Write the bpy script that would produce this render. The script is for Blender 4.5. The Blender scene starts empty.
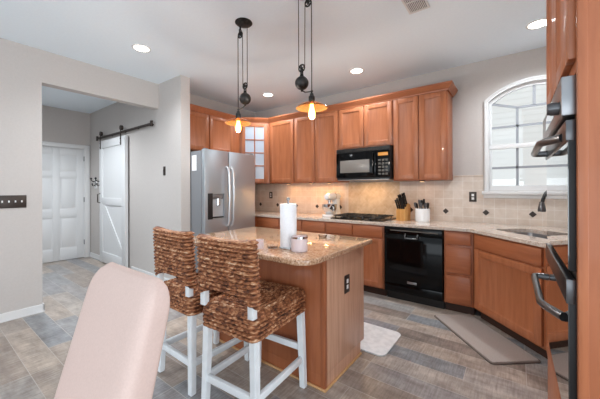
import bpy, bmesh, math, random
from mathutils import Vector, Matrix, noise
PI = math.pi
random.seed(7)
S = bpy.context.scene
COL = S.collection

# ------------------------------------------------------------------ camera
cam_d = bpy.data.cameras.new('camera')
cam = bpy.data.objects.new('camera', cam_d); COL.objects.link(cam)
cam.location = (0, 0, 1.268)
cam.rotation_euler = (math.radians(90), math.radians(0.20), math.radians(36.606))
cam_d.sensor_width = 36; cam_d.lens = 289.41 / 600 * 36
cam_d.shift_y = -(199.5 - 189.68) / 600
cam_d.clip_start = 0.02
S.camera = cam

# ------------------------------------------------------------------ world, lights, exposure
w = bpy.data.worlds.new('daylight'); S.world = w; w.use_nodes = True
bg = w.node_tree.nodes['Background']
bg.inputs['Color'].default_value = (0.80, 0.91, 1.0, 1); bg.inputs['Strength'].default_value = 1.15
S.view_settings.view_transform = 'Standard'; S.view_settings.look = 'None'
S.view_settings.exposure = 0.33; S.view_settings.gamma = 1
S.view_settings.use_curve_mapping = False

def light(kind, name, loc, energy, color, rot=(0, 0, 0), **k):
    d = bpy.data.lights.new(name, kind); d.energy = energy; d.color = color
    for a, v in k.items(): setattr(d, a, v)
    o = bpy.data.objects.new(name, d); COL.objects.link(o); o.location = loc; o.rotation_euler = rot
    return o
# unseen fill lamps added behind and beside the camera
light('AREA', 'overhead_fill', (-1.3, -1.2, 2.70), 8, (1.0, 0.98, 0.96), (0, 0, 0), shape='RECTANGLE', size=3.2, size_y=2.0)  # added soft fill under the ceiling, shining down, out of view
light('AREA', 'rear_ceiling_fill', (-1.2, -4.5, .9), 54, (.86, .94, 1.0), (math.radians(115), 0, 0), shape='RECTANGLE', size=5.0, size_y=1.6)  # added upward fill at the open rear, lifts the ceiling
light('AREA', 'right_side_fill', (2.5, -.6, 1.2), 60, (.92, .96, 1.0), (0, math.radians(100), 0), shape='RECTANGLE', size=1.8, size_y=2.6)  # added fill from the right for the island end and left walls
# daylight on the siding outside
light('SUN', 'sun', (0, 5, 6), .6, (1, 0.97, 0.92), (math.radians(38), 0, math.radians(25)), angle=0.1)

# ------------------------------------------------------------------ materials
def s2l(c): return tuple(((x / 255) / 12.92 if x / 255 <= .04045 else ((x / 255 + .055) / 1.055) ** 2.4) for x in c) + (1,)
def mat(name, rgb=(128, 128, 128), rough=.5, metal=0, coat=0, spec=.5, emit=None, es=0, trans=0, ior=1.45, alpha=1):
    m = bpy.data.materials.new(name); m.use_nodes = True
    b = m.node_tree.nodes['Principled BSDF']; i = b.inputs
    i['Base Color'].default_value = s2l(rgb); i['Roughness'].default_value = rough; i['Metallic'].default_value = metal
    i['Coat Weight'].default_value = coat; i['Specular IOR Level'].default_value = spec
    i['Transmission Weight'].default_value = trans; i['IOR'].default_value = ior; i['Alpha'].default_value = alpha
    if emit: i['Emission Color'].default_value = s2l(emit); i['Emission Strength'].default_value = es
    return m
def nt(m): return m.node_tree.nodes, m.node_tree.links, m.node_tree.nodes['Principled BSDF']
def ramp(N, stops):
    r = N.new('ShaderNodeValToRGB'); e = r.color_ramp.elements
    while len(e) > 1: e.remove(e[-1])
    e[0].position = stops[0][0]; e[0].color = s2l(stops[0][1])
    for p, c in stops[1:]:
        k = e.new(p); k.color = s2l(c)
    return r
def coords(N, L, scale=(1, 1, 1), loc=(0, 0, 0), rot=(0, 0, 0), kind='Object'):
    t = N.new('ShaderNodeTexCoord'); mp = N.new('ShaderNodeMapping')
    mp.inputs['Scale'].default_value = scale; mp.inputs['Location'].default_value = loc; mp.inputs['Rotation'].default_value = rot
    L.new(t.outputs[kind], mp.inputs['Vector']); return mp
def noise_mat(name, stops, scale, mscale=(1, 1, 1), detail=4, rough=.5, bump=0, bdist=.002, coat=0, metal=0, spec=.5, dist=0):
    m = mat(name, rough=rough, coat=coat, metal=metal, spec=spec); N, L, B = nt(m)
    mp = coords(N, L, mscale); n = N.new('ShaderNodeTexNoise'); n.inputs['Scale'].default_value = scale
    n.inputs['Detail'].default_value = detail; n.inputs['Distortion'].default_value = dist
    L.new(mp.outputs[0], n.inputs['Vector']); r = ramp(N, stops); L.new(n.outputs['Fac'], r.inputs[0])
    L.new(r.outputs[0], B.inputs['Base Color'])
    if bump:
        bp = N.new('ShaderNodeBump'); bp.inputs['Strength'].default_value = bump; bp.inputs['Distance'].default_value = bdist
        L.new(n.outputs['Fac'], bp.inputs['Height']); L.new(bp.outputs[0], B.inputs['Normal'])
    return m
M = {}
M['wall'] = noise_mat('painted_wall', [(.3, (193, 187, 183)), (.7, (197, 191, 187))], 60, rough=.85, bump=.08, spec=.25)
M['ceil'] = noise_mat('ceiling_paint', [(.3, (232, 242, 250)), (.7, (235, 245, 252))], 50, rough=.9, bump=.08, spec=.2)
M['white'] = mat('white_trim_paint', (222, 222, 222), .35)
M['doorwhite'] = mat('white_door_paint', (222, 223, 224), .4)
def wood(name, a, b, c, sc=(9, 9, .9), rough=.42, coat=.12):
    return noise_mat(name, [(.28, a), (.5, b), (.75, c)], 3.2, sc, 6, rough, .05, .001, coat, dist=.6)
M['maple'] = wood('honey_maple_vertical', (150, 86, 53), (162, 95, 60), (172, 105, 68))
M['maple_h'] = wood('honey_maple_horizontal', (150, 86, 53), (162, 95, 60), (172, 105, 68), (.9, 9, 9))
M['maple_in'] = wood('maple_panel', (154, 91, 57), (166, 100, 64), (176, 109, 73))
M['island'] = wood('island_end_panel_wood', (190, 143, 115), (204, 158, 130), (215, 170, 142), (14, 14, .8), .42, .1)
M['quarter'] = mat('pale_quarter_round', (205, 160, 112), .4)
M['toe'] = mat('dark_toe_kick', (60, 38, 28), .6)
M['black'] = mat('black_gloss', (6, 6, 7), .09, spec=.22)
M['blackglass'] = mat('black_oven_glass', (6, 6, 7), .015, spec=.9, coat=1)
M['blackm'] = mat('matte_black_iron', (26, 25, 26), .5)
M['iron'] = noise_mat('aged_iron', [(.35, (38, 36, 36)), (.7, (70, 68, 66))], 25, rough=.45, metal=.7)
M['utensil'] = mat('grey_utensil_handle', (104, 106, 110), .4, .3)
M['brightsteel'] = mat('bright_steel', (214, 216, 219), .28, .75)
M['recess'] = mat('grey_recess_plastic', (178, 180, 184), .35, .2)
M['bronze'] = mat('dark_bronze', (66, 58, 54), .42, .5)
M['chrome'] = mat('chrome', (215, 215, 215), .12, 1)
M['satin'] = mat('satin_steel', (150, 150, 152), .3, .9)
M['darksatin'] = mat('dark_satin_metal', (98, 98, 100), .28, .85)
def steel():
    m = mat('brushed_steel', (182, 190, 197), .38, .8); N, L, B = nt(m)
    mp = coords(N, L, (120, 120, 1.2)); n = N.new('ShaderNodeTexNoise'); n.inputs['Scale'].default_value = 2
    L.new(mp.outputs[0], n.inputs['Vector']); r = N.new('ShaderNodeMapRange')
    r.inputs['To Min'].default_value = .32; r.inputs['To Max'].default_value = .44
    L.new(n.outputs['Fac'], r.inputs['Value']); L.new(r.outputs[0], B.inputs['Roughness']); return m
M['steel'] = steel()
M['fridgeside'] = mat('grey_fridge_side', (128, 130, 134), .45)
M['plastic_w'] = mat('white_plastic', (235, 235, 235), .35)
M['enamel'] = mat('white_enamel', (238, 238, 238), .15, coat=.5)
M['paper'] = noise_mat('paper_towel', [(.3, (238, 238, 240)), (.7, (246, 246, 248))], 90, rough=.9, bump=.4)
M['pinkish'] = mat('pale_pink_ceramic', (226, 208, 208), .35)
M['clear'] = mat('clear_glass', (245, 245, 245), .03, trans=1, ior=1.45)
M['cream'] = noise_mat('cream_slipcover', [(.3, (203, 179, 170)), (.7, (209, 185, 176))], 160, rough=.9, bump=.25, spec=.2)
M['stoolwhite'] = noise_mat('white_painted_wood', [(.3, (222, 227, 230)), (.7, (234, 237, 239))], 12, rough=.45)
M['knifewood'] = wood('pale_block_wood', (196, 140, 76), (210, 156, 90), (220, 170, 106))
M['siding'] = mat('white_lap_siding', (226, 221, 214), .7)
M['glowbulb'] = mat('warm_filament_bulb', (255, 220, 160), .3, emit=(255, 178, 88), es=9)
M['glowcan'] = mat('downlight_lens', (255, 255, 255), .3, emit=(255, 246, 232), es=7)
M['puck'] = mat('puck_lens', (255, 240, 220), .3, emit=(255, 205, 150), es=3)
def amber():
    m = mat('amber_glass', (232, 160, 88), .12, trans=.92, ior=1.3, emit=None); return m
M['amber'] = amber()
def pane():
    m = bpy.data.materials.new('window_glass'); m.use_nodes = True; N = m.node_tree.nodes; L = m.node_tree.links
    N.clear(); o = N.new('ShaderNodeOutputMaterial'); t = N.new('ShaderNodeBsdfTransparent'); g = N.new('ShaderNodeBsdfGlossy')
    g.inputs['Roughness'].default_value = .02; mx = N.new('ShaderNodeMixShader'); mx.inputs[0].default_value = .07
    L.new(t.outputs[0], mx.inputs[1]); L.new(g.outputs[0], mx.inputs[2]); L.new(mx.outputs[0], o.inputs[0]); return m
M['pane'] = pane()
M['cabpane'] = mat('reflective_cabinet_glass', (198, 208, 222), .12, spec=.8, trans=.25)
def granite(name, stops, rough=.12, sc=130):
    m = mat(name, rough=rough, coat=.4); N, L, B = nt(m); mp = coords(N, L)
    v = N.new('ShaderNodeTexVoronoi'); v.inputs['Scale'].default_value = sc
    n = N.new('ShaderNodeTexNoise'); n.inputs['Scale'].default_value = 28; n.inputs['Detail'].default_value = 8; n.inputs['Roughness'].default_value = .75
    L.new(mp.outputs[0], v.inputs['Vector']); L.new(mp.outputs[0], n.inputs['Vector'])
    sp = N.new('ShaderNodeSeparateColor'); L.new(v.outputs['Color'], sp.inputs[0])
    mx = N.new('ShaderNodeMath'); mx.operation = 'MULTIPLY_ADD'; mx.inputs[1].default_value = .38
    mm = N.new('ShaderNodeMath'); mm.operation = 'MULTIPLY'; mm.inputs[1].default_value = .62
    L.new(n.outputs['Fac'], mm.inputs[0]); L.new(sp.outputs[0], mx.inputs[0]); L.new(mm.outputs[0], mx.inputs[2])
    r = ramp(N, stops); L.new(mx.outputs[0], r.inputs[0]); L.new(r.outputs[0], B.inputs['Base Color']); return m
G = [(.22, (84, 58, 44)), (.32, (150, 112, 84)), (.45, (182, 143, 112)), (.6, (198, 162, 132)), (.75, (218, 194, 170))]
M['granite'] = granite('golden_granite', G)
M['granite2'] = granite('glare_paled_granite', [(.2, (128, 108, 94)), (.32, (182, 162, 146)), (.45, (200, 184, 171)), (.6, (212, 199, 188)), (.75, (224, 214, 206))])  # glare on the back counter is put into this paler colour
def brick(name, bw, bh, mortar, c1, c2, cm, vec, offset=0.0, rough=.35, extra=None, bump=.3, freq=2):
    m = mat(name, rough=rough); N, L, B = nt(m)
    t = N.new('ShaderNodeTexCoord'); sx = N.new('ShaderNodeSeparateXYZ'); L.new(t.outputs['Object'], sx.inputs[0])
    cb = N.new('ShaderNodeCombineXYZ'); L.new(sx.outputs[vec[0]], cb.inputs[0]); L.new(sx.outputs[vec[1]], cb.inputs[1])
    mp = N.new('ShaderNodeMapping'); mp.vector_type = 'POINT'; L.new(cb.outputs[0], mp.inputs[0])
    if extra: mp.inputs['Location'].default_value = extra[0]; mp.inputs['Rotation'].default_value = extra[1]
    b = N.new('ShaderNodeTexBrick'); L.new(mp.outputs[0], b.inputs['Vector'])
    b.offset = offset; b.offset_frequency = freq; b.squash = 1
    i = b.inputs; i['Scale'].default_value = 1; i['Mortar Size'].default_value = mortar; i['Mortar Smooth'].default_value = .2
    i['Brick Width'].default_value = bw; i['Row Height'].default_value = bh; i['Bias'].default_value = 0
    i['Color1'].default_value = s2l(c1); i['Color2'].default_value = s2l(c2); i['Mortar'].default_value = s2l(cm)
    bp = N.new('ShaderNodeBump'); bp.inputs['Strength'].default_value = bump; bp.inputs['Distance'].default_value = .002; bp.invert = True
    L.new(b.outputs['Fac'], bp.inputs['Height']); L.new(bp.outputs[0], B.inputs['Normal'])
    return m, b, mp
def mottle(m, src, scale, ms, lo, hi, amount=.5, detail=6):
    N, L, B = nt(m); mp = coords(N, L, ms); n = N.new('ShaderNodeTexNoise'); n.inputs['Scale'].default_value = scale; n.inputs['Detail'].default_value = detail
    n.inputs['Roughness'].default_value = .65
    L.new(mp.outputs[0], n.inputs['Vector']); r = ramp(N, [(.3, lo), (.7, hi)]); L.new(n.outputs['Fac'], r.inputs[0])
    x = N.new('ShaderNodeMix'); x.data_type = 'RGBA'; x.blend_type = 'MULTIPLY'; x.inputs[0].default_value = amount
    L.new(src, x.inputs[6]); L.new(r.outputs[0], x.inputs[7]); return x.outputs[2]
TW = .1038
m, b, mp = brick('cream_square_tile', TW, TW, .0028, (220, 208, 197), (211, 197, 184), (226, 219, 212), (0, 2), extra=((.266 + TW * 60, -1.0 + TW * 20, 0), (0, 0, 0)))
nt(m)[1].new(mottle(m, b.outputs['Color'], 14, (1, 1, 1), (236, 230, 224), (255, 255, 255), .8), nt(m)[2].inputs['Base Color']); M['tile'] = m
m, b, mp = brick('diagonal_cream_tile', .147, .147, .0022, (224, 202, 174), (214, 190, 160), (230, 214, 192), (0, 2), extra=((7, 7, 0), (0, 0, PI / 4)))
nt(m)[1].new(mottle(m, b.outputs['Color'], 10, (1, 1, 1), (215, 200, 185), (255, 255, 255), .9), nt(m)[2].inputs['Base Color']); M['tiled'] = m
# wood-look plank floor tile: each plank picks its own tone
def floor_mat():
    m, b, mp = brick('wood_look_plank_tile', .914, .170, .0018, (0, 0, 0), (255, 255, 255), (128, 128, 128), (0, 1), offset=.37, rough=.3, extra=((20.05, .170 * 120 - 2.19, 0), (0, 0, 0)), bump=.25, freq=3)
    N, L, B = nt(m); i = b.inputs
    tone = ramp(N, [(0, (176, 165, 158)), (.2, (210, 200, 191)), (.38, (232, 221, 209)), (.52, (178, 187, 196)), (.66, (210, 206, 204)), (.8, (180, 184, 192)), (1, (222, 216, 210))])
    sc = N.new('ShaderNodeSeparateColor'); L.new(b.outputs['Color'], sc.inputs[0]); L.new(sc.outputs[0], tone.inputs[0])
    # saw marks across each plank, weathered patches
    g = mottle(m, tone.outputs[0], 1.6, (3, 9, 1), (176, 166, 158), (255, 254, 252), .7, 8)
    g2 = mottle(m, g, 4.5, (1, 1.6, 1), (206, 204, 206), (255, 252, 248), .8, 6)
    g3 = mottle(m, g2, 3, (26, 2.6, 1), (180, 172, 168), (255, 255, 255), .7, 4)
    mm = N.new('ShaderNodeMix'); mm.data_type = 'RGBA'; L.new(b.outputs['Fac'], mm.inputs[0]); L.new(g3, mm.inputs[6]); mm.inputs[7].default_value = s2l((190, 184, 178))
    L.new(mm.outputs[2], B.inputs['Base Color']); return m
M['floor'] = floor_mat()
def weave():
    m = mat('woven_seagrass', rough=.6); N, L, B = nt(m)
    at = N.new('ShaderNodeAttribute'); at.attribute_name = 'strand'
    mp = coords(N, L, (30, 30, 90)); n = N.new('ShaderNodeTexNoise'); n.inputs['Scale'].default_value = 1.6; n.inputs['Detail'].default_value = 5
    L.new(mp.outputs[0], n.inputs['Vector']); mx = N.new('ShaderNodeMath'); mx.operation = 'MULTIPLY_ADD'; mx.inputs[1].default_value = .55
    L.new(n.outputs['Fac'], mx.inputs[0]); mm = N.new('ShaderNodeMath'); mm.operation = 'MULTIPLY'; mm.inputs[1].default_value = .6
    L.new(at.outputs['Fac'], mm.inputs[0]); L.new(mm.outputs[0], mx.inputs[2])
    r = ramp(N, [(.32, (46, 26, 17)), (.44, (98, 55, 34)), (.56, (146, 90, 56)), (.67, (188, 136, 98)), (.80, (230, 204, 174))])
    L.new(mx.outputs[0], r.inputs[0]); L.new(r.outputs[0], B.inputs['Base Color']); return m
M['weave'] = weave()
M['mat_grey'] = noise_mat('taupe_rubber_mat', [(.3, (158, 147, 141)), (.7, (172, 161, 154))], 120, rough=.75, bump=.4)
M['mat_edge'] = mat('mat_dark_edge', (110, 98, 92), .7)
M['rug_white'] = noise_mat('white_textured_rug', [(.35, (226, 226, 226)), (.6, (240, 240, 240))], 22, rough=.9, bump=.5, bdist=.004)
M['display'] = mat('amber_display', (30, 20, 10), .3, emit=(255, 170, 70), es=.6)
M['keypad'] = mat('grey_key', (96, 92, 86), .5)
M['mwglass'] = mat('microwave_window_reflection', (132, 126, 120), .25)  # flat grey carries the reflection in the door glass

# ------------------------------------------------------------------ mesh helpers
ROOTM = {}
class MB:
    def __init__(s, mtx=None): s.bm = bmesh.new(); s.m = mtx or Matrix()
    def _add(s, vs, fs):
        V = [s.bm.verts.new(s.m @ Vector(v)) for v in vs]
        for f in fs:
            try: s.bm.faces.new([V[i] for i in f])
            except ValueError: pass
        return s
    def box(s, x0, x1, y0, y1, z0, z1, bev=0.0):
        x0, x1 = sorted((x0, x1)); y0, y1 = sorted((y0, y1)); z0, z1 = sorted((z0, z1))
        b = min(bev, (x1 - x0) * .45, (y1 - y0) * .45, (z1 - z0) * .45)
        if b <= 0:
            return s._add([(x, y, z) for z in (z0, z1) for y in (y0, y1) for x in (x0, x1)],
                          [(0, 2, 3, 1), (4, 5, 7, 6), (0, 1, 5, 4), (2, 6, 7, 3), (0, 4, 6, 2), (1, 3, 7, 5)])
        t = bmesh.new(); bmesh.ops.create_cube(t, size=1)
        for v in t.verts: v.co = Vector(((x0 + x1) / 2 + v.co.x * (x1 - x0), (y0 + y1) / 2 + v.co.y * (y1 - y0), (z0 + z1) / 2 + v.co.z * (z1 - z0)))
        bmesh.ops.bevel(t, geom=t.edges[:], offset=b, segments=2, affect='EDGES', profile=.5)
        return s.merge(t)
    def merge(s, t):
        t.verts.index_update()
        V = [s.bm.verts.new(s.m @ v.co) for v in t.verts]
        for f in t.faces:
            try: s.bm.faces.new([V[v.index] for v in f.verts])
            except ValueError: pass
        t.free(); return s
    def prism(s, poly, z0, z1, bev=0):
        t = bmesh.new(); a = [t.verts.new((x, y, z0)) for x, y in poly]; b = [t.verts.new((x, y, z1)) for x, y in poly]; n = len(poly)
        t.faces.new(a[::-1]); t.faces.new(b)
        for i in range(n): t.faces.new((a[i], a[(i + 1) % n], b[(i + 1) % n], b[i]))
        bmesh.ops.recalc_face_normals(t, faces=t.faces[:])
        if bev: bmesh.ops.bevel(t, geom=[e for e in t.edges if abs(e.verts[0].co.z - e.verts[1].co.z) < 1e-6], offset=bev, segments=3, affect='EDGES', profile=.5)
        return s.merge(t)
    def ext(s, poly, y0, y1, bev=0):   # polygon in x,z extruded along y
        mm = s.m; s.m = mm @ Matrix(((1, 0, 0, 0), (0, 0, -1, 0), (0, 1, 0, 0), (0, 0, 0, 1)))
        s.prism(poly, -y1, -y0, bev); s.m = mm; return s
    def tube(s, pts, r, n=12, closed=False, cap=True):
        pts = [Vector(p) for p in pts]; rs = r if isinstance(r, (list, tuple)) else [r] * len(pts)
        up = None; rings = []
        for i, p in enumerate(pts):
            if closed: d = pts[(i + 1) % len(pts)] - pts[i - 1]
            else: d = (pts[min(i + 1, len(pts) - 1)] - pts[max(i - 1, 0)])
            d.normalize()
            if up is None: up = d.orthogonal().normalized()
            else:
                up = up - d * up.dot(d)
                if up.length < 1e-6: up = d.orthogonal()
                up.normalize()
            q = d.cross(up)
            rings.append([s.bm.verts.new(s.m @ (p + (up * math.cos(2 * PI * k / n) + q * math.sin(2 * PI * k / n)) * rs[i])) for k in range(n)])
        m_ = len(rings)
        for i in range(m_ if closed else m_ - 1):
            A = rings[i]; B = rings[(i + 1) % m_]
            for k in range(n):
                s.bm.faces.new((A[k], A[(k + 1) % n], B[(k + 1) % n], B[k]))
        if cap and not closed:
            s.bm.faces.new(rings[0][::-1]); s.bm.faces.new(rings[-1])
        return s
    def lathe(s, prof, c=(0, 0, 0), n=28, axis='z'):
        R = {'z': Matrix(), 'y': Matrix.Rotation(-PI / 2, 4, 'X'), 'x': Matrix.Rotation(PI / 2, 4, 'Y')}[axis]
        T = Matrix.Translation(c) @ R; rings = []
        for r, z in prof:
            if r < 1e-6: rings.append([s.bm.verts.new(s.m @ (T @ Vector((0, 0, z))))])
            else: rings.append([s.bm.verts.new(s.m @ (T @ Vector((r * math.cos(2 * PI * k / n), r * math.sin(2 * PI * k / n), z)))) for k in range(n)])
        for A, B in zip(rings, rings[1:]):
            for k in range(n):
                a0, a1 = A[k % len(A)], A[(k + 1) % len(A)]; b0, b1 = B[k % len(B)], B[(k + 1) % len(B)]
                f = [];
                for v in (a0, a1, b1, b0):
                    if v not in f: f.append(v)
                if len(f) > 2: s.bm.faces.new(f)
        return s
    def cyl(s, c, r, h, n=28, axis='z', bev=0):
        b = min(bev, r * .5, h * .45)
        p = [(0, 0), (r - b, 0), (r, b), (r, h - b), (r - b, h), (0, h)] if b else [(0, 0), (r, 0), (r, h), (0, h)]
        return s.lathe(p, c, n, axis)
    def sphere(s, c, r, sx=1, sy=1, sz=1, n=24):
        prof = [(r * math.sin(PI * k / 14), -r * math.cos(PI * k / 14)) for k in range(15)]
        prof[0] = (0, -r); prof[-1] = (0, r)
        mm = s.m; s.m = mm @ Matrix.Translation(c) @ Matrix.Diagonal((sx, sy, sz, 1)); s.lathe(prof, (0, 0, 0), n); s.m = mm; return s
    def grid(s, pts, wrap=False):
        R = [[s.bm.verts.new(s.m @ Vector(p)) for p in row] for row in pts]
        for A, B in zip(R, R[1:]):
            n = len(A)
            for k in range(n if wrap else n - 1):
                s.bm.faces.new((A[k], A[(k + 1) % n], B[(k + 1) % n], B[k]))
        return R
    def build(s, name, material, parent=None, smooth=None):
        bmesh.ops.recalc_face_normals(s.bm, faces=s.bm.faces[:])
        RM = ROOTM.get(parent, Matrix())
        if parent is not None: s.bm.transform(RM.inverted())
        me = bpy.data.meshes.new(name); s.bm.to_mesh(me); s.bm.free()
        me.materials.append(material)
        if smooth is None: smooth = True
        if smooth:
            me.polygons.foreach_set('use_smooth', [True] * len(me.polygons))
            try: me.set_sharp_from_angle(angle=math.radians(35))
            except Exception: pass
        o = bpy.data.objects.new(name, me); COL.objects.link(o)
        if parent is not None: o.parent = parent; ROOTM[o] = RM
        return o
def thing(name, label, cat, loc=(0, 0, 0), rz=0, group=None):
    o = bpy.data.objects.new(name, None); COL.objects.link(o); o.empty_display_size = .1
    o.location = loc; o.rotation_euler = (0, 0, rz); o['label'] = label; o['category'] = cat
    if group: o['group'] = group
    ROOTM[o] = Matrix.Translation(loc) @ Matrix.Rotation(rz, 4, 'Z'); return o
def tag(o, label, cat, group=None):
    o['label'] = label; o['category'] = cat
    if group: o['group'] = group
    return o
def recentre(o, c):     # put the origin of a single-mesh thing at its base
    o.data.transform(Matrix.Translation(-Vector(c))); o.location = c; return o
def struct(name, mb, material, smooth=False):
    o = mb.build(name, material, None, smooth); o['kind'] = 'structure'; return o
def spart(name, mb, material, parent, smooth=None): return mb.build(name, material, parent, smooth)
def cut(o, mb):
    me = bpy.data.meshes.new('cut'); bmesh.ops.recalc_face_normals(mb.bm, faces=mb.bm.faces[:]); mb.bm.to_mesh(me); mb.bm.free()
    c = bpy.data.objects.new('cut', me); COL.objects.link(c)
    md = o.modifiers.new('b', 'BOOLEAN'); md.object = c; md.operation = 'DIFFERENCE'; md.solver = 'EXACT'
    dg = bpy.context.evaluated_depsgraph_get(); dg.update()
    nm = bpy.data.meshes.new_from_object(o.evaluated_get(dg)); o.modifiers.remove(md)
    old = o.data; o.data = nm; bpy.data.meshes.remove(old); bpy.data.objects.remove(c); bpy.data.meshes.remove(me); return o
def copy_tree(o, parent=None):
    c = o.copy(); COL.objects.link(c); c.parent = parent
    for ch in [x for x in bpy.data.objects if x.parent == o]: copy_tree(ch, c)
    return c
def LM(root): return ROOTM[root].copy()

# ------------------------------------------------------------------ the room
H = 2.74; XL = -3.97; YB = 3.92; XR = .80; YBARN = 2.06; XH = -6.54; T = .12
struct('floor', MB().box(XH - T, 2.6, -4.6, YB + .15, -.1, 0), M['floor'])
struct('ceiling', MB().box(XH - T, 2.6, -4.6, YB + .15, H, H + .1), M['ceil'])
CX, HWG, ZS = .167, .377, 2.22   # window: centre, half width of the glass, spring line
def arch(hw, zb, zs, zp, n=24):
    R = (hw * hw + (zp - zs) ** 2) / (2 * (zp - zs)); cz = zp - R; a = math.asin(hw / R)
    return [(CX - hw, zb), (CX + hw, zb)] + [(CX + R * math.sin(a - 2 * a * k / n), cz + R * math.cos(a - 2 * a * k / n)) for k in range(n + 1)]
wb = struct('wall_back', MB().box(XL - T, XR + T, YB, YB + .14, 0, H), M['wall'])
cut(wb, MB().ext(arch(.41, 1.25, 2.25, 2.41), YB - .05, YB + .2))
struct('wall_right', MB().box(XR, XR + T, 1.09, YB, 0, H), M['wall'])
wl = MB(); wl.box(XL - T, XL, -4.6, .822, 0, H); wl.box(XL - T, XL, .822, YBARN, 2.40, H)
wl.box(XL - T, XL, YBARN + .13, YB, 0, H); struct('wall_left', wl, M['wall'])
struct('wall_hall', MB().box(XH, -3.42, YBARN, YBARN + .13, 0, H), M['wall'])
we = MB(); we.box(XH - T, XH, -4.6, 1.13, 0, H); we.box(XH - T, XH, 1.13, 1.97, 2.05, H); we.box(XH - T, XH, 1.97, YBARN, 0, H)
struct('wall_end', we, M['wall'])
def base(name, pts):
    mb = MB()
    for (x0, x1, y0, y1) in pts:
        mb.box(x0, x1, y0, y1, 0, .085, .004); 
        dx = .003 if x1 - x0 < .05 else 0; dy = .003 if y1 - y0 < .05 else 0
        mb.box(x0 - dx, x1 + dx, y0 - dy, y1 + dy, 0, .018, .004)
    struct(name, mb, M['white'])
base('baseboard_left', [(XL, XL + .014, -4.6, .836), (XL - T, XL + .014, .822, .836)])
base('baseboard_hall', [(XH, -5.98, YBARN - .014, YBARN), (-4.80, -3.42, YBARN - .014, YBARN), (-3.42, -3.406, YBARN - .014, YBARN + .13)])
base('baseboard_end', [(XH, XH + .014, -4.6, 1.06)])
# end-of-hall door with its casing
dt = thing('door_1', '', ''); del dt['label']; del dt['category']; dt['kind'] = 'structure'
mb = MB(); y0, y1 = 1.14, 1.96
mb.box(XH - .06, XH - .03, y0, y1, .004, 2.049)
for (a, b_) in ((y0, y0 + .11), (y1 - .11, y1), (1.50, 1.60)): mb.box(XH - .032, XH - .02, a, b_, .012, 2.04, .003)
for (a, b_) in ((.012, .22), (.78, .93), (1.50, 1.60), (1.92, 2.04)):
    mb.box(XH - .032, XH - .0201, y0, 1.50, a, b_, .003); mb.box(XH - .032, XH - .0201, 1.60, y1, a, b_, .003)
for (a, b_) in ((.22, .78), (.93, 1.50), (1.60, 1.92)):
    for (c, d) in ((y0 + .11, 1.50), (1.60, y1 - .11)): mb.box(XH - .032, XH - .024, c + .03, d - .03, a + .03, b_ - .03, .006)
spart('door_leaf', mb, M['doorwhite'], dt)
mb = MB(); mb.box(XH, XH + .018, 1.065, 1.13, 0, 2.12, .004); mb.box(XH, XH + .018, 1.97, 2.045, 0, 2.12, .004); mb.box(XH, XH + .018, 1.13, 1.97, 2.045, 2.12, .004)
mb.box(XH - T, XH, 1.13, 1.14, 0, 2.05); mb.box(XH - T, XH, 1.96, 1.97, 0, 2.05); mb.box(XH - .10, XH - .061, 1.141, 1.959, 0, 2.049)
spart('door_casing', mb, M['white'], dt)
for z in (.25, 1.05, 1.82): spart('hinge', MB().box(XH - .022, XH + .004, 1.955, 1.967, z, z + .09, .002), M['satin'], dt)

# kitchen window
wn = thing('window_1', '', ''); del wn['label']; del wn['category']; wn['kind'] = 'structure'
def ring(mb, A, B, y0, y1):
    n = len(A); L0 = [mb.bm.verts.new((x, y0, z)) for x, z in A]; L1 = [mb.bm.verts.new((x, y0, z)) for x, z in B]
    K0 = [mb.bm.verts.new((x, y1, z)) for x, z in A]; K1 = [mb.bm.verts.new((x, y1, z)) for x, z in B]
    for i in range(n):
        j = (i + 1) % n
        for q in ((L0[i], L0[j], L1[j], L1[i]), (K0[i], K0[j], K1[j], K1[i]), (L0[i], L0[j], K0[j], K0[i]), (L1[i], L1[j], K1[j], K1[i])): mb.bm.faces.new(q)
mb = MB(); ring(mb, arch(.447, 1.245, 2.27, 2.448), arch(.405, 1.2451, 2.25, 2.405), YB - .022, YB)
ring(mb, arch(.440, 1.25, 2.266, 2.44), arch(.43, 1.251, 2.262, 2.43), YB - .03, YB - .02)
spart('window_casing', mb, M['white'], wn)
mb = MB(); ring(mb, arch(.409, 1.251, 2.25, 2.409), arch(HWG, 1.306, 2.225, 2.372), YB + .02, YB + .075)
mb.box(CX - .40, CX + .40, YB + .015, YB + .07, 1.715, 1.765, .004); spart('window_frame', mb, M['white'], wn)
mb = MB(); mb.box(CX - .47, CX + .47, YB - .055, YB + .02, 1.205, 1.245, .006); mb.box(CX - .455, CX + .455, YB - .02, YB, 1.165, 1.205, .004)
spart('window_sill', mb, M['white'], wn)
mb = MB()
def bar(mb, a, b_, wd=.024, y=YB + .045):
    a = Vector((a[0], y, a[1])); b_ = Vector((b_[0], y, b_[1])); d = (b_ - a).normalized(); q = Vector((-d.z, 0, d.x)) * wd / 2
    vs = []
    for yy in (-.008, .008): vs += [a + q + Vector((0, yy, 0)), a - q + Vector((0, yy, 0)), b_ - q + Vector((0, yy, 0)), b_ + q + Vector((0, yy, 0))]
    mb._add(vs, [(0, 1, 2, 3), (7, 6, 5, 4), (0, 4, 5, 1), (1, 5, 6, 2), (2, 6, 7, 3), (3, 7, 4, 0)])
for x in (.022, .312):
    bar(mb, (x, 1.30), (x, 2.16))
for z in (1.505, 1.96): bar(mb, (CX - HWG, z), (CX + HWG, z))
bar(mb, (.022, 2.16), (.312, 2.16)); bar(mb, (.167, 2.16), (.167, 2.372)); bar(mb, (.022, 2.16), (CX - HWG, 2.235)); bar(mb, (.312, 2.16), (CX + HWG, 2.235))
spart('muntins', mb, mat('grey_white_muntin', (150, 152, 158), .4), wn)
spart('glass_pane', MB().ext(arch(HWG + .002, 1.305, 2.225, 2.374), YB + .054, YB + .058), M['pane'], wn)

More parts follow.
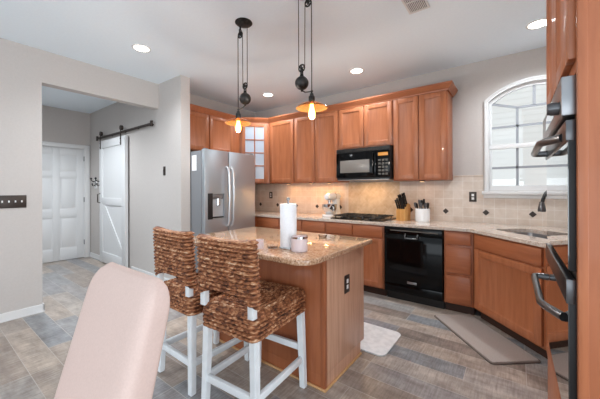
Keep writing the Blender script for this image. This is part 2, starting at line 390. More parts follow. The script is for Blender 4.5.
# neighbour's siding outside
nb = MB()
for k in range(44):
    z = -1 + k * .105
    nb.prism([(-5, 6.5), (6, 6.5), (6, 6.7), (-5, 6.7)], z, z + .1049)
    nb._add([(-5, 6.5, z + .1049), (6, 6.5, z + .1049), (6, 6.493, z), (-5, 6.493, z)], [(0, 1, 2, 3)]); nb._add([(-5, 6.493, z), (6, 6.493, z), (6, 6.5, z), (-5, 6.5, z)], [(0, 1, 2, 3)])
o = nb.build('neighboring_house', M['siding'], None, False)
tag(o, 'white lap-sided house wall seen outside through the arched window', 'house')

# ------------------------------------------------------------------ cabinets
def shaker(mb, u0, u1, z0, z1, y=-.02, fr=.055, panel=None):
    mb.box(u0, u0 + fr, y, 0, z0, z1, .003); mb.box(u1 - fr, u1, y, 0, z0, z1, .003)
    mb.box(u0 + fr - .001, u1 - fr + .001, y, 0, z0, z0 + fr, .003); mb.box(u0 + fr - .001, u1 - fr + .001, y, 0, z1 - fr, z1, .003)
    a, b_, c, d = u0 + fr, u1 - fr, z0 + fr, z1 - fr; w_ = .012; yo = y + .003; yi = y + .011
    V = [(a, yo, c), (b_, yo, c), (b_, yo, d), (a, yo, d), (a + w_, yi, c + w_), (b_ - w_, yi, c + w_), (b_ - w_, yi, d - w_), (a + w_, yi, d - w_)]
    mb._add(V, [(0, 1, 5, 4), (1, 2, 6, 5), (2, 3, 7, 6), (3, 0, 4, 7), (4, 5, 6, 7)])
def cabinet(name, label, cat, O, ang, w_, d, z0, z1, fronts, toe=True, group=None, poly=None, side=None):
    r = thing(name, label, cat, (O[0], O[1], 0), ang, group); m_ = LM(r); mb = MB(m_)
    if poly: 
        mb.m = Matrix(); mb.prism(poly, z0, z1)
    else: mb.box(0, w_, 0, d, z0, z1, .002)
    spart('cabinet_body', mb, M['maple'], r)
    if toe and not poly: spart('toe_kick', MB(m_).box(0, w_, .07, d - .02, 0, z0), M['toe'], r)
    for f in fronts:
        k, u0, u1, a, b_ = f[:5]
        mb = MB(m_)
        if k == 'door': shaker(mb, u0, u1, a, b_); spart('door', mb, M['maple_in'], r)
        elif k == 'drawer':
            mb.box(u0, u1, -.022, 0, a, b_, .008); spart('drawer', mb, M['maple_h'], r)
    return r, m_
zb0, zb1 = .10, .845; YF = 3.30
def base_fronts(w_, n=1, g=.012):
    f = []; k = (w_ - g * (n + 1)) / n
    for i in range(n):
        u = g + i * (k + g); f += [('drawer', u, u + k, .70, .83), ('door', u, u + k, .12, .685)]
    return f
xs = [(-3.28, -2.83, 'single-door base cabinet nearest the refrigerator on the back wall'), (-2.83, -2.41, 'single-door base cabinet under the stand mixer side, second from the refrigerator'),
      (-2.41, -2.02, 'narrow wooden base cabinet directly left of the cooktop cabinet')]
for a, b_, lab in xs: cabinet('base_cabinet', lab, 'cabinet', (a, YF), 0, b_ - a, .60, zb0, zb1, base_fronts(b_ - a))
cabinet('base_cabinet', 'two-door wooden base cabinet under the black gas cooktop', 'cabinet', (-2.02, YF), 0, .79, .60, zb0, zb1, base_fronts(.79, 2))
dr = [('drawer', .018, .243, .705, .825), ('drawer', .018, .243, .418, .680), ('drawer', .018, .243, .125, .392)]
cabinet('drawer_cabinet', 'narrow wooden three-drawer base cabinet right of the dishwasher', 'cabinet', (-.592, YF), 0, .262, .60, zb0, zb1, dr)
cabinet('corner_base_cabinet', 'wooden corner base cabinet beside the refrigerator, mostly hidden', 'cabinet', (-3.96, YF), 0, .68, .61, zb0, zb1, [], poly=[(-3.965, 3.10), (-3.33, 3.10), (-3.33, 3.31), (-3.285, 3.31), (-3.285, 3.91), (-3.965, 3.91)])
# diagonal sink cabinet
P0 = Vector((-.325, 3.30)); P1 = Vector((.185, 2.725)); dv = P1 - P0; angS = math.atan2(dv.y, dv.x); WS = dv.length
sk = thing('sink_cabinet', 'wide diagonal wooden corner base cabinet under the kitchen sink', 'cabinet', (P0.x, P0.y, 0), angS); ms = LM(sk)
mb = MB(); nn = Vector((-dv.y, dv.x)).normalized() * -1
nrm = Vector((dv.y, -dv.x)).normalized();  # outward (towards the room)
if nrm.dot(Vector((-1, -1))) < 0: nrm = -nrm
inn = -nrm
def q2(v): return (v.x, v.y)
mb.prism([q2(P0), q2(P1), q2(P1 + inn * .02), q2(P0 + inn * .02)], zb0, zb1)
mb.prism([(-.327, 3.305), (-.309, 3.32), (-.309, 3.905), (-.327, 3.905)], zb0, zb1); mb.prism([(.19, 2.73), (.795, 2.73), (.795, 2.748), (.205, 2.748)], zb0, zb1)
mb.prism([(-.32, 3.32), (.19, 2.745), (.79, 2.745), (.79, 3.90), (-.32, 3.90)], zb0, zb0 + .018)
spart('cabinet_body', mb, M['maple'], sk)
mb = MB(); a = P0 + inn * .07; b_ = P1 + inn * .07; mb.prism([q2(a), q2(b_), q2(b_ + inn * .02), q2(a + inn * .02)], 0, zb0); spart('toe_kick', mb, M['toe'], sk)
mb = MB(ms); mb.box(.03, WS - .03, -.02, 0, .70, .83, .006); spart('false_drawer_front', mb, M['maple_h'], sk)
mb = MB(ms); shaker(mb, .03, WS - .03, .12, .685, fr=.06); spart('door', mb, M['maple_in'], sk)
cabinet('base_cabinet', 'wooden base cabinet on the right wall between sink corner and tall oven cabinet', 'cabinet', (.195, 2.72), -PI / 2, .88, .60, .0, zb1, [('drawer', .02, .86, .70, .83), ('door', .02, .435, .12, .685), ('door', .445, .86, .12, .685)], toe=False)

# island
isl = thing('kitchen_island', 'wooden kitchen island base with pale end panel under the golden granite top', 'island', (-1.55, 1.85, 0))
mb = MB(); mb.box(-2.12, -.985, 1.55, 2.135, .09, .845, .002); mb.box(-2.12, -.985, 1.55, 2.07, 0, .09); spart('cabinet_body', mb, M['maple'], isl)
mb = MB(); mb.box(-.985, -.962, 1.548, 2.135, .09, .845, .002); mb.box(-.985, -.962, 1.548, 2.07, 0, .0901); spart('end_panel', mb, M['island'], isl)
mb = MB(); mb.box(-.962, -.948, 1.535, 2.07, 0, .016, .006); mb.box(-2.12, -.948, 1.534, 1.549, 0, .016, .006); spart('quarter_round', mb, M['quarter'], isl)
mb = MB(); mb.box(-.985, -.958, 1.543, 1.575, 0, .845, .003); spart('corner_trim', mb, M['maple'], isl)
for k in range(2):
    mb = MB(Matrix.Translation((-.99 - k * .565, 2.135, 0)) @ Matrix.Rotation(PI, 4, 'Z')); shaker(mb, .01, .555, .12, .83); spart('door', mb, M['maple_in'], isl)
def rrect(x0, x1, y0, y1, r, n=8, rs=None):
    rs = rs or [r] * 4; P = []
    for (cx, cy, a0, rr) in ((x1, y1, 0, rs[0]), (x0, y1, 90, rs[1]), (x0, y0, 180, rs[2]), (x1, y0, 270, rs[3])):
        sx = -1 if cx == x1 else 1; sy = -1 if cy == y1 else 1
        for k in range(n + 1):
            a = math.radians(a0 + 90 * k / n); P.append((cx + sx * rr + rr * math.cos(a), cy + sy * rr + rr * math.sin(a)))
    return P
o = MB().prism(rrect(-2.21, -.895, 1.265, 2.175, .03, rs=[.03, .03, .12, .12]), .845, .88, .009).build('island_countertop', M['granite'])
recentre(o, (-1.55, 1.72, .845)); tag(o, 'speckled golden granite slab with rounded corners on the kitchen island', 'countertop')

# perimeter counter with an undermount sink
ct = MB().prism([(-3.967, 3.915), (-3.967, 3.095), (-3.31, 3.095), (-3.31, 3.27), (-.36, 3.27), (.165, 2.70), (.165, 1.832), (.797, 1.832), (.797, 3.915)], .845, .88, .006)
ct = ct.build('perimeter_countertop', M['granite2'])
SC = (P0 + P1) / 2 + inn * .34; ms2 = Matrix.Translation((SC.x, SC.y, 0)) @ Matrix.Rotation(angS, 4, 'Z')
cut(ct, MB(ms2).prism(rrect(-.33, .33, -.19, .19, .07), .80, .95))
tag(ct, 'speckled granite counter, paled by painted glare, running along the back wall and round the sink corner', 'countertop')
for p in ct.data.polygons: p.use_smooth = False
sink = thing('kitchen_sink', 'stainless undermount corner sink set in the counter below the window', 'sink', (SC.x, SC.y, .66), angS)
mb = MB(ms2)
R0 = rrect(-.345, .345, -.205, .205, .08); R1 = rrect(-.325, .325, -.185, .185, .07); R2 = rrect(-.30, .30, -.16, .16, .06)
mb.grid([[(x, y, z) for x, y in R] for R, z in ((R0, .844), (R1, .8435), (R2, .67), ([(x * .2, y * .2) for x, y in R2], .662))], True)
spart('basin', mb, M['satin'], sink); spart('drain', MB(ms2).cyl((0, 0, .662), .04, .006, bev=.002), M['chrome'], sink)
fx, fy = .36, 3.66
fa = thing('kitchen_faucet', 'dark gooseneck pull-down faucet behind the corner sink', 'faucet', (fx, fy, .88))
spart('base', MB().cyl((fx, fy, .88), .03, .05, bev=.006), M['iron'], fa)
D = Vector((.195 - fx, 3.42 - fy, 0)); Ln = D.length; D.normalize()
pts = [(fx, fy, .92), (fx, fy, 1.10)] + [(fx + D.x * t, fy + D.y * t, z) for t, z in ((Ln * .04, 1.17), (Ln * .15, 1.225), (Ln * .35, 1.262), (Ln * .6, 1.262), (Ln * .82, 1.225), (Ln * .94, 1.17), (Ln, 1.13))]
spart('spout', MB().tube(pts, .015), M['iron'], fa)
spart('spray_head', MB().lathe([(0, .0), (.028, .0), (.031, .012), (.025, .05), (.018, .09), (0, .09)], (.195, 3.42, 1.06)), M['darksatin'], fa)
spart('lever', MB().tube([(fx + .02, fy, 1.0), (fx + .06, fy - .01, 1.02), (fx + .10, fy - .02, 1.06)], [.009, .008, .006]), M['iron'], fa)

# ------------------------------------------------------------------ upper cabinets
ZU0, ZU1 = 1.375, 2.385; YU = 3.59
def upper(label, x0, x1, n, z0=ZU0, split=None):
    w_ = x1 - x0; g = .012; f = []; k = (w_ - g * (n + 1)) / n
    for i in range(n): f.append(('door', g + i * (k + g), g + i * (k + g) + k, z0 + .012, ZU1 - .012))
    return cabinet('upper_cabinet', label, 'cabinet', (x0, YU), 0, w_, .325, z0, ZU1, f, toe=False)
upper('single-door wooden upper cabinet next to the glass corner cabinet', -3.295, -2.77, 1)
upper('tall two-door wooden upper cabinet directly left of the microwave', -2.77, -1.985, 2)
upper('short two-door wooden upper cabinet above the microwave', -1.985, -1.215, 2, 1.825)
upper('tall two-door wooden upper cabinet at the right end near the window', -1.215, -.605, 2)
XU = -3.64
cabinet('upper_cabinet', 'two-door wooden upper cabinet above the refrigerator', 'cabinet', (XU, 2.20), PI / 2, .90, .325, 1.835, ZU1,
        [('door', .012, .424, 1.847, ZU1 - .012), ('door', .446, .885, 1.847, ZU1 - .012)], toe=False)
cabinet('filler_cabinet', 'narrow wooden upper filler cabinet between refrigerator cabinet and corner cabinet', 'cabinet', (XU, 3.10), PI / 2, .135, .325, ZU0, ZU1, [], toe=False)
# diagonal glass corner unit
g0 = Vector((XU, 3.24)); g1 = Vector((-3.30, 3.585)); gd = g1 - g0; ga = math.atan2(gd.y, gd.x); GW = gd.length
gc = thing('corner_upper_cabinet', 'diagonal corner upper cabinet with a divided glass door', 'cabinet', (g0.x, g0.y, 0), ga); mg = LM(gc)
mb = MB(); mb.prism([(-3.965, 3.24), (XU, 3.24), (-3.30, 3.585), (-3.30, 3.91), (-3.965, 3.91)], ZU0, ZU0 + .02); mb.prism([(-3.965, 3.24), (XU, 3.24), (-3.30, 3.585), (-3.30, 3.91), (-3.965, 3.91)], ZU1 - .02, ZU1)
for z in (1.72, 2.05): mb.prism([(-3.94, 3.26), (XU - .02, 3.27), (-3.33, 3.59), (-3.33, 3.89), (-3.94, 3.89)], z, z + .015)
mb.box(-3.965, XU, 3.24, 3.252, ZU0, ZU1); mb.box(-3.312, -3.30, 3.60, 3.91, ZU0, ZU1); mb.box(-3.965, -3.955, 3.25, 3.91, ZU0, ZU1); mb.box(-3.96, -3.31, 3.90, 3.91, ZU0, ZU1)
mb.m = mg; mb.box(0, .045, 0, .018, ZU0, ZU1); mb.box(GW - .045, GW, 0, .018, ZU0, ZU1); mb.box(.045, GW - .045, 0, .018, ZU0, ZU0 + .03); mb.box(.045, GW - .045, 0, .018, ZU1 - .03, ZU1)
spart('cabinet_body', mb, M['maple'], gc)
u0, u1, a, c = .03, GW - .03, ZU0 + .015, ZU1 - .015; fr = .06
mb = MB(mg); mb.box(u0, u0 + fr, -.02, 0, a, c, .003); mb.box(u1 - fr, u1, -.02, 0, a, c, .003); mb.box(u0 + fr, u1 - fr, -.02, 0, a, a + fr, .003); mb.box(u0 + fr, u1 - fr, -.02, 0, c - fr, c, .003)
dd = spart('glass_door', mb, M['maple_in'], gc)
mb = MB(mg); mid = (u0 + u1) / 2; mb.box(mid - .009, mid + .009, -.018, -.004, a + fr, c - fr, .002)
for k in range(1, 4):
    z = a + fr + (c - a - 2 * fr) * k / 4; mb.box(u0 + fr, u1 - fr, -.018, -.004, z - .009, z + .009, .002)
spart('muntins', mb, M['maple'], dd); spart('glass', MB(mg).box(u0 + fr, u1 - fr, -.010, -.007, a + fr, c - fr), M['cabpane'], dd)
# crown moulding swept along the cabinet tops
path = [(XU, 2.192), (XU, 3.24), (-3.30, 3.585), (-.605, 3.585), (-.605, 3.915)]
prof = [(.001, 2.377), (.016, 2.377), (.019, 2.39), (.03, 2.403), (.052, 2.435), (.058, 2.445), (.058, 2.458), (.001, 2.458)]
P = [Vector(p) for p in path]; mb = MB(); rows = []
for i, p in enumerate(P):
    def nr(a_, b_): d = (b_ - a_).normalized(); return Vector((d.y, -d.x))
    if i == 0: n_ = nr(P[0], P[1]); k = 1
    elif i == len(P) - 1: n_ = nr(P[-2], P[-1]); k = 1
    else:
        n1 = nr(P[i - 1], P[i]); n2 = nr(P[i], P[i + 1]); n_ = (n1 + n2).normalized(); k = 1 / n_.dot(n1)
    rows.append([(p.x + n_.x * o_ * k, p.y + n_.y * o_ * k, z) for o_, z in prof])
mb.grid(rows, True); mb.bm.faces.new([v for v in list(mb.bm.verts)[:len(prof)]]); mb.bm.faces.new([v for v in list(mb.bm.verts)[-len(prof):]])
o = mb.build('crown_molding', M['maple_h'], None, False); tag(o, 'wooden crown molding along the tops of the upper cabinets', 'molding')
# under-cabinet puck lights
for i, (x, lab) in enumerate(((-3.0, 'first from the corner'), (-2.55, 'second from the corner'), (-2.22, 'beside the microwave'), (-.91, 'above the knife block'))):
    r = thing('puck_light', 'small round light under the upper cabinets, ' + lab, 'light', (x, 3.72, ZU0))
    spart('housing', MB().cyl((x, 3.72, ZU0 - .014), .034, .014, bev=.003), M['bronze'], r); spart('lens', MB().cyl((x, 3.72, ZU0 - .016), .026, .002), M['puck'], r)
    light('AREA', 'puck_glow', (x, 3.72, ZU0 - .02), 1.1 if x < -1.5 else .2, (1, .50, .18), shape='DISK', size=.05)

# ------------------------------------------------------------------ backsplash
bs = thing('tile_backsplash', 'cream square tile backsplash with dark diamond insets on the back wall', 'backsplash', (-1.58, YB, .88))
mb = MB(Matrix())
mb.box(XL + .002, -2.0, YB - .01, YB - .0005, .881, 1.374); mb.box(-1.24, -.60, YB - .01, YB - .0005, .881, 1.374); mb.box(-.60, -.29, YB - .01, YB - .0005, .881, 1.416)
mb.box(-.29, CX + .46, YB - .01, YB - .0005, .881, 1.163); mb.box(CX + .475, XR - .002, YB - .01, YB - .0005, .881, 1.416)
ROOTM[bs] = Matrix.Translation((-1.58, YB, .88))
o = spart('square_tile', mb, M['tile'], bs, False); o2 = spart('range_tile', MB().box(-2.0, -1.24, YB - .011, YB - .0005, .881, 1.374), M['tiled'], bs, False)
for x in [-.266 + k * .4152 for k in (-2, -1, 0, 1)] + [-2.14 - k * .42 for k in range(5)]:
    spart('diamond_inset', MB(Matrix.Translation((x, YB - .012, 1.0)) @ Matrix.Rotation(PI / 4, 4, 'Y')).box(-.024, .024, -.003, .001, -.024, .024, .001), M['bronze'], bs, False)
mb = MB(); mb.box(-.602, -.29, YB - .016, YB - .001, 1.416, 1.43, .004); spart('tile_liner', mb, M['tile'], bs)

def plate(label, center, n_axis, sgn, w_=.075, h=.115, gang=1, kind='outlet', cream=False):
    x, y, z = center; nm = 'wall_outlet' if kind == 'outlet' else 'light_switch'
    rz = {('y', -1): 0, ('x', 1): PI / 2, ('x', -1): -PI / 2}[(n_axis, sgn)]
    r = thing(nm, label, 'outlet' if kind == 'outlet' else 'light switch', (x, y, z), rz); m_ = LM(r)
    spart('cover_plate', MB(m_).box(-w_ / 2, w_ / 2, -.007, 0, -h / 2, h / 2, .003), M['bronze'], r)
    for g in range(gang):
        u = (g - (gang - 1) / 2) * .046
        if kind == 'outlet':
            for zz in (-.02, .02): spart('socket', MB(m_).box(u - .013, u + .013, -.009, -.006, zz - .014, zz + .014, .002), M['plastic_w'], r)
        else: spart('toggle', MB(m_).box(u - .005, u + .005, -.018, -.006, -.008, .012, .002), M['plastic_w'] if gang > 1 else M['iron'], r)
    return r
plate('dark bronze outlet plate on the backsplash near the refrigerator', (-3.56, YB - .011, 1.17), 'y', -1)
plate('dark bronze outlet plate on the backsplash left of the window', (-.394, YB - .011, 1.178), 'y', -1)
plate('dark bronze outlet plate on the end panel of the island', (-.961, 1.845, .60), 'x', 1, .07, .125)
plate('dark four-gang switch plate on the left wall', (XL + .001, .595, 1.16), 'x', 1, .21, .125, 4, 'switch')
plate('small dark switch on the wall left of the refrigerator', (-3.82, YBARN - .001, 1.53), 'y', -1, .055, .12, 1, 'switch')

# ------------------------------------------------------------------ appliances
fr_ = thing('refrigerator', 'stainless steel side-by-side refrigerator with water dispenser', 'refrigerator', (-3.50, 2.645, 0))
FX, FY0, FY1, FZ = -3.13, 2.205, 3.085, 1.79
mb = MB(); mb.box(-3.93, FX - .075, FY0, FY1, .02, 1.775, .004); spart('cabinet_body', mb, M['fridgeside'], fr_)
spart('kick_grille', MB().box(-3.25, FX - .04, FY0 + .01, FY1 - .01, .012, .07, .004), M['blackm'], fr_)
fs = 2.588
dl = spart('freezer_door', MB().box(FX - .07, FX, FY0, fs - .004, .08, FZ, .012), M['steel'], fr_)
cut(dl, MB().box(FX - .024, FX + .02, 2.325, 2.505, .90, 1.215))
spart('fridge_door', MB().box(FX - .07, FX, fs + .004, FY1, .08, FZ, .012), M['steel'], fr_)
for y in (fs - .036, fs + .036):
    pts = [(FX - .002, y, .78), (FX + .035, y, .80), (FX + .055, y, .86), (FX + .066, y, 1.18), (FX + .055, y, 1.50), (FX + .035, y, 1.56), (FX - .002, y, 1.58)]
    mb = MB(); mb.tube(pts, .0155); spart('handle', mb, M['brightsteel'], fr_)
dp = spart('water_dispenser', MB().box(FX - .0235, FX - .019, 2.327, 2.503, .902, 1.213), M['recess'], fr_)
spart('control_strip', MB().box(FX - .018, FX + .004, 2.25, 2.325, .89, 1.225, .004), M['blackm'], dp)
mb = MB(); mb.box(FX - .019, FX - .004, 2.33, 2.50, 1.15, 1.21, .006); spart('spout_housing', mb, M['satin'], dp)
mb = MB(); mb.cyl((FX - .004, 2.415, 1.06), .03, .10, bev=.006); spart('water_spout', mb, M['chrome'], dp)
mb = MB(); mb.box(FX - .019, FX + .002, 2.33, 2.50, .905, .92, .003); spart('drip_tray', mb, M['iron'], dp)
for ya in (FY0 + .02, FY1 - .07): spart('hinge_cover', MB().box(FX - .07, FX - .02, ya, ya + .05, FZ, FZ + .012, .003), M['fridgeside'], fr_)
o = MB().box(-3.40, -3.30, FY0 - .0035, FY0 - .0015, 1.52, 1.72).build('paper_note', M['paper'], None, False); recentre(o, (-3.35, FY0 - .002, 1.52)); tag(o, 'white paper note stuck on the side of the refrigerator', 'note')

dw = thing('dishwasher', 'glossy black built-in dishwasher in the back cabinets', 'dishwasher', (-.91, 3.55, 0))
DX0, DX1 = -1.218, -.598
spart('tub', MB().box(DX0 + .005, DX1 - .005, 3.30, 3.88, .09, .835), M['blackm'], dw)
dr_ = spart('door', MB().box(DX0 + .004, DX1 - .004, 3.272, 3.30, .205, .755, .006), M['black'], dw)
spart('control_panel', MB().box(DX0 + .004, DX1 - .004, 3.268, 3.30, .762, .84, .006), M['black'], dw)
spart('lower_panel', MB().box(DX0 + .004, DX1 - .004, 3.275, 3.30, .105, .20, .005), M['black'], dw)
spart('toe_kick', MB().box(DX0 + .004, DX1 - .004, 3.36, 3.38, .0, .10), M['blackm'], dw)
mb = MB(); mb.tube([(-.975, 3.268, .775), (-.975, 3.244, .752), (-.975, 3.244, .73), (-.845, 3.244, .73), (-.845, 3.244, .752), (-.845, 3.268, .775)], .007); spart('latch_handle', mb, M['darksatin'], dw)
mb = MB(); mb.box(DX0 + .07, DX1 - .05, 3.2665, 3.269, .80, .812); spart('vent_slot', mb, M['keypad'], dw)
mb = MB(); mb.box(-.96, -.86, 3.2705, 3.273, .225, .25, .001); spart('badge', mb, M['satin'], dw)

mw = thing('microwave', 'black over-the-range microwave above the cooktop', 'microwave', (-1.6, 3.7, 1.40))
MX0, MX1, MY = -1.975, -1.225, 3.52
spart('case', MB().box(MX0, MX1, MY, 3.905, 1.40, 1.815, .004), M['blackm'], mw)
dm = spart('door', MB().box(MX0 + .003, -1.405, MY - .028, MY, 1.425, 1.755, .006), M['black'], mw)
spart('window', MB().box(MX0 + .065, -1.49, MY - .031, MY - .027, 1.49, 1.655, .002), M['mwglass'], dm)
spart('handle', MB().tube([(-1.435, MY - .028, 1.46), (-1.435, MY - .055, 1.47), (-1.435, MY - .055, 1.72), (-1.435, MY - .028, 1.73)], .009), M['black'], dm)
cp = spart('control_panel', MB().box(-1.40, MX1 - .003, MY - .026, MY, 1.425, 1.755, .005), M['black'], mw)
spart('display', MB().box(-1.375, -1.25, MY - .029, MY - .025, 1.69, 1.73, .001), M['display'], cp)
for i in range(5):
    for j in range(3): spart('key', MB().box(-1.372 + j * .045, -1.340 + j * .045, MY - .029, MY - .025, 1.45 + i * .043, 1.475 + i * .043, .001), M['keypad'], cp)
mb = MB(); mb.box(MX0 + .003, MX1 - .003, MY - .022, MY, 1.762, 1.812, .004)
spart('vent_grille', mb, M['blackm'], mw)
mb = MB()
for k in range(4): mb.box(MX0 + .03, MX1 - .03, MY - .0245, MY - .021, 1.769 + k * .011, 1.774 + k * .011)
spart('vent_slats', mb, M['iron'], mw)
mb = MB(); mb.box(MX0 + .02, MX1 - .02, MY - .01, 3.86, 1.39, 1.40, .002); spart('underside_filter', mb, M['satin'], mw)
light('AREA', 'hood_glow', (-1.6, 3.66, 1.385), 1.9, (1, .62, .3), shape='RECTANGLE', size=.3, size_y=.08)

ck = thing('gas_cooktop', 'black gas cooktop with iron grates set in the back counter', 'cooktop', (-1.63, 3.60, .88))
spart('base_plate', MB().box(-1.99, -1.27, 3.36, 3.86, .881, .893, .004), M['black'], ck)
for (x, y, r_) in ((-1.84, 3.73, .045), (-1.84, 3.49, .038), (-1.63, 3.62, .055), (-1.42, 3.73, .038), (-1.42, 3.49, .045)):
    b0 = spart('burner', MB().lathe([(0, 0), (r_, 0), (r_, .012), (r_ * .75, .02), (0, .02)], (x, y, .893)), M['blackm'], ck)
for gx in (-1.86, -1.63, -1.40):
    mb = MB(); x0, x1 = gx - .108, gx + .108; y0, y1 = 3.40, 3.82; z0, z1 = .915, .928
    for x in (x0, x1 - .012): mb.box(x, x + .012, y0, y1, z0, z1, .003)
    for y in (y0, (y0 + y1) / 2 - .006, y1 - .012): mb.box(x0, x1, y, y + .012, z0, z1, .003)
    mb.box(gx - .006, gx + .006, y0, y1, z0, z1 + .004, .003)
    for x in (x0 + .02, x1 - .03):
        for y in (y0 + .02, y1 - .03): mb.box(x, x + .01, y, y + .01, .893, z0)
    for y in (3.49, 3.73): mb.box(gx - .07, gx + .07, y - .005, y + .005, z0, z1 + .004, .003)
    spart('grate', mb, M['blackm'], ck)
for k in range(5): spart('knob', MB().cyl((-1.83 + k * .1, 3.378, .893), .017, .02, bev=.004), M['iron'], ck)

# tall oven cabinet and its double oven
XF = .14; Y0, Y1 = 1.095, 1.825
tc = thing('tall_oven_cabinet', 'tall wooden cabinet housing the double oven at the right edge', 'cabinet', (.45, 1.46, 0))
mb = MB(); mb.box(XF, XR - .005, Y0, Y0 + .02, 0, 2.55); spart('side_panel', mb, M['maple'], tc)
mb = MB(); mb.box(XF, XR - .005, Y1 - .02, Y1, 0, 2.55); spart('side_panel', mb, M['maple'], tc)
mb = MB(); mb.box(XF, XR - .02, Y0 + .02, Y1 - .02, 0, .30); mb.box(XF + .02, XR - .02, Y0 + .02, Y1 - .02, 1.66, 2.55); mb.box(XR - .03, XR - .01, Y0 + .02, Y1 - .02, .30, 1.66)
spart('cabinet_body', mb, M['maple'], tc)
mb = MB(); mb.box(XF - .0015, XF + .02, Y0 - .002, Y0 + .024, 0, 2.55, .002); mb.box(XF - .0015, XF + .02, Y1 - .024, Y1, 0, 2.55, .002); mb.box(XF, XF + .019, Y0 + .02, Y1 - .02, .30, .50); mb.box(XF, XF + .019, Y0 + .02, Y1 - .02, 1.60, 1.66)
spart('face_frame', mb, M['maple'], tc)
mt = Matrix.Translation((XF, Y1, 0)) @ Matrix.Rotation(-PI / 2, 4, 'Z')
for u in (.02, .3675): mb = MB(mt); shaker(mb, u, u + .3425, 1.635, 2.52, y=-.019); spart('door', mb, M['maple_in'], tc)
mb = MB(mt); mb.box(.02, .71, -.018, 0, .12, .54, .005); spart('drawer', mb, M['maple_h'], tc)
mb = MB(); mb.box(XF - .04, XR - .005, Y0 - .03, Y1 + .03, 2.55, 2.60, .01); spart('crown', mb, M['maple_h'], tc)
ov = thing('double_wall_oven', 'black glass double wall oven with large grey handles at the right edge', 'oven', (.40, 1.46, .52))
OY0, OY1 = 1.117, 1.80
spart('oven_body', MB().box(XF + .002, .72, OY0 + .025, OY1 - .025, .51, 1.59), M['blackm'], ov)
def ovdoor(z0, z1, zt, zh):
    d = spart('oven_door', MB().box(.1235, XF, OY0, OY1, z0, z1, .001), M['blackm'], ov)
    spart('door_glass', MB().box(.121, .1236, OY0 + .002, OY1 - .002, z0 + .003, z1), M['blackglass'], d)
    spart('door_trim', MB().box(.1165, .136, OY0 - .001, OY1 + .001, zt, z1 + .002, .002), M['darksatin'], d)
    ya, yb = 1.20, 1.70
    pts = [(.120, ya, zh), (.112, ya + .012, zh), (.082, ya + .075, zh), (.071, ya + .11, zh), (.069, yb - .03, zh), (.072, yb - .006, zh), (.085, yb, zh), (.120, yb, zh)]
    spart('handle', MB().tube(pts, [.014, .0135, .0125, .012, .012, .0125, .013, .014], 16), M['darksatin'], d)
ovdoor(.57, 1.008, .94, .873); ovdoor(1.035, 1.462, 1.405, 1.425)
cpn = spart('control_panel', MB().box(.107, XF, OY0 - .001, OY1 + .001, 1.477, 1.59, .004), M['satin'], ov)
spart('control_knob', MB().lathe([(0, 0), (.02, 0), (.02, .018), (.016, .028), (0, .028)], (.107, 1.165, 1.51), axis='x', n=24), M['darksatin'], cpn)
for o in [x for x in COL.objects if x.name.startswith('control_knob')]:
    o.data.transform(ROOTM[ov].inverted() @ Matrix.Translation((.107 * 2, 0, 0)) @ Matrix.Diagonal((-1, 1, 1, 1)) @ ROOTM[ov]); o.data.flip_normals()
spart('display', MB().box(.1055, .108, 1.30, 1.60, 1.51, 1.56), M['blackglass'], cpn)

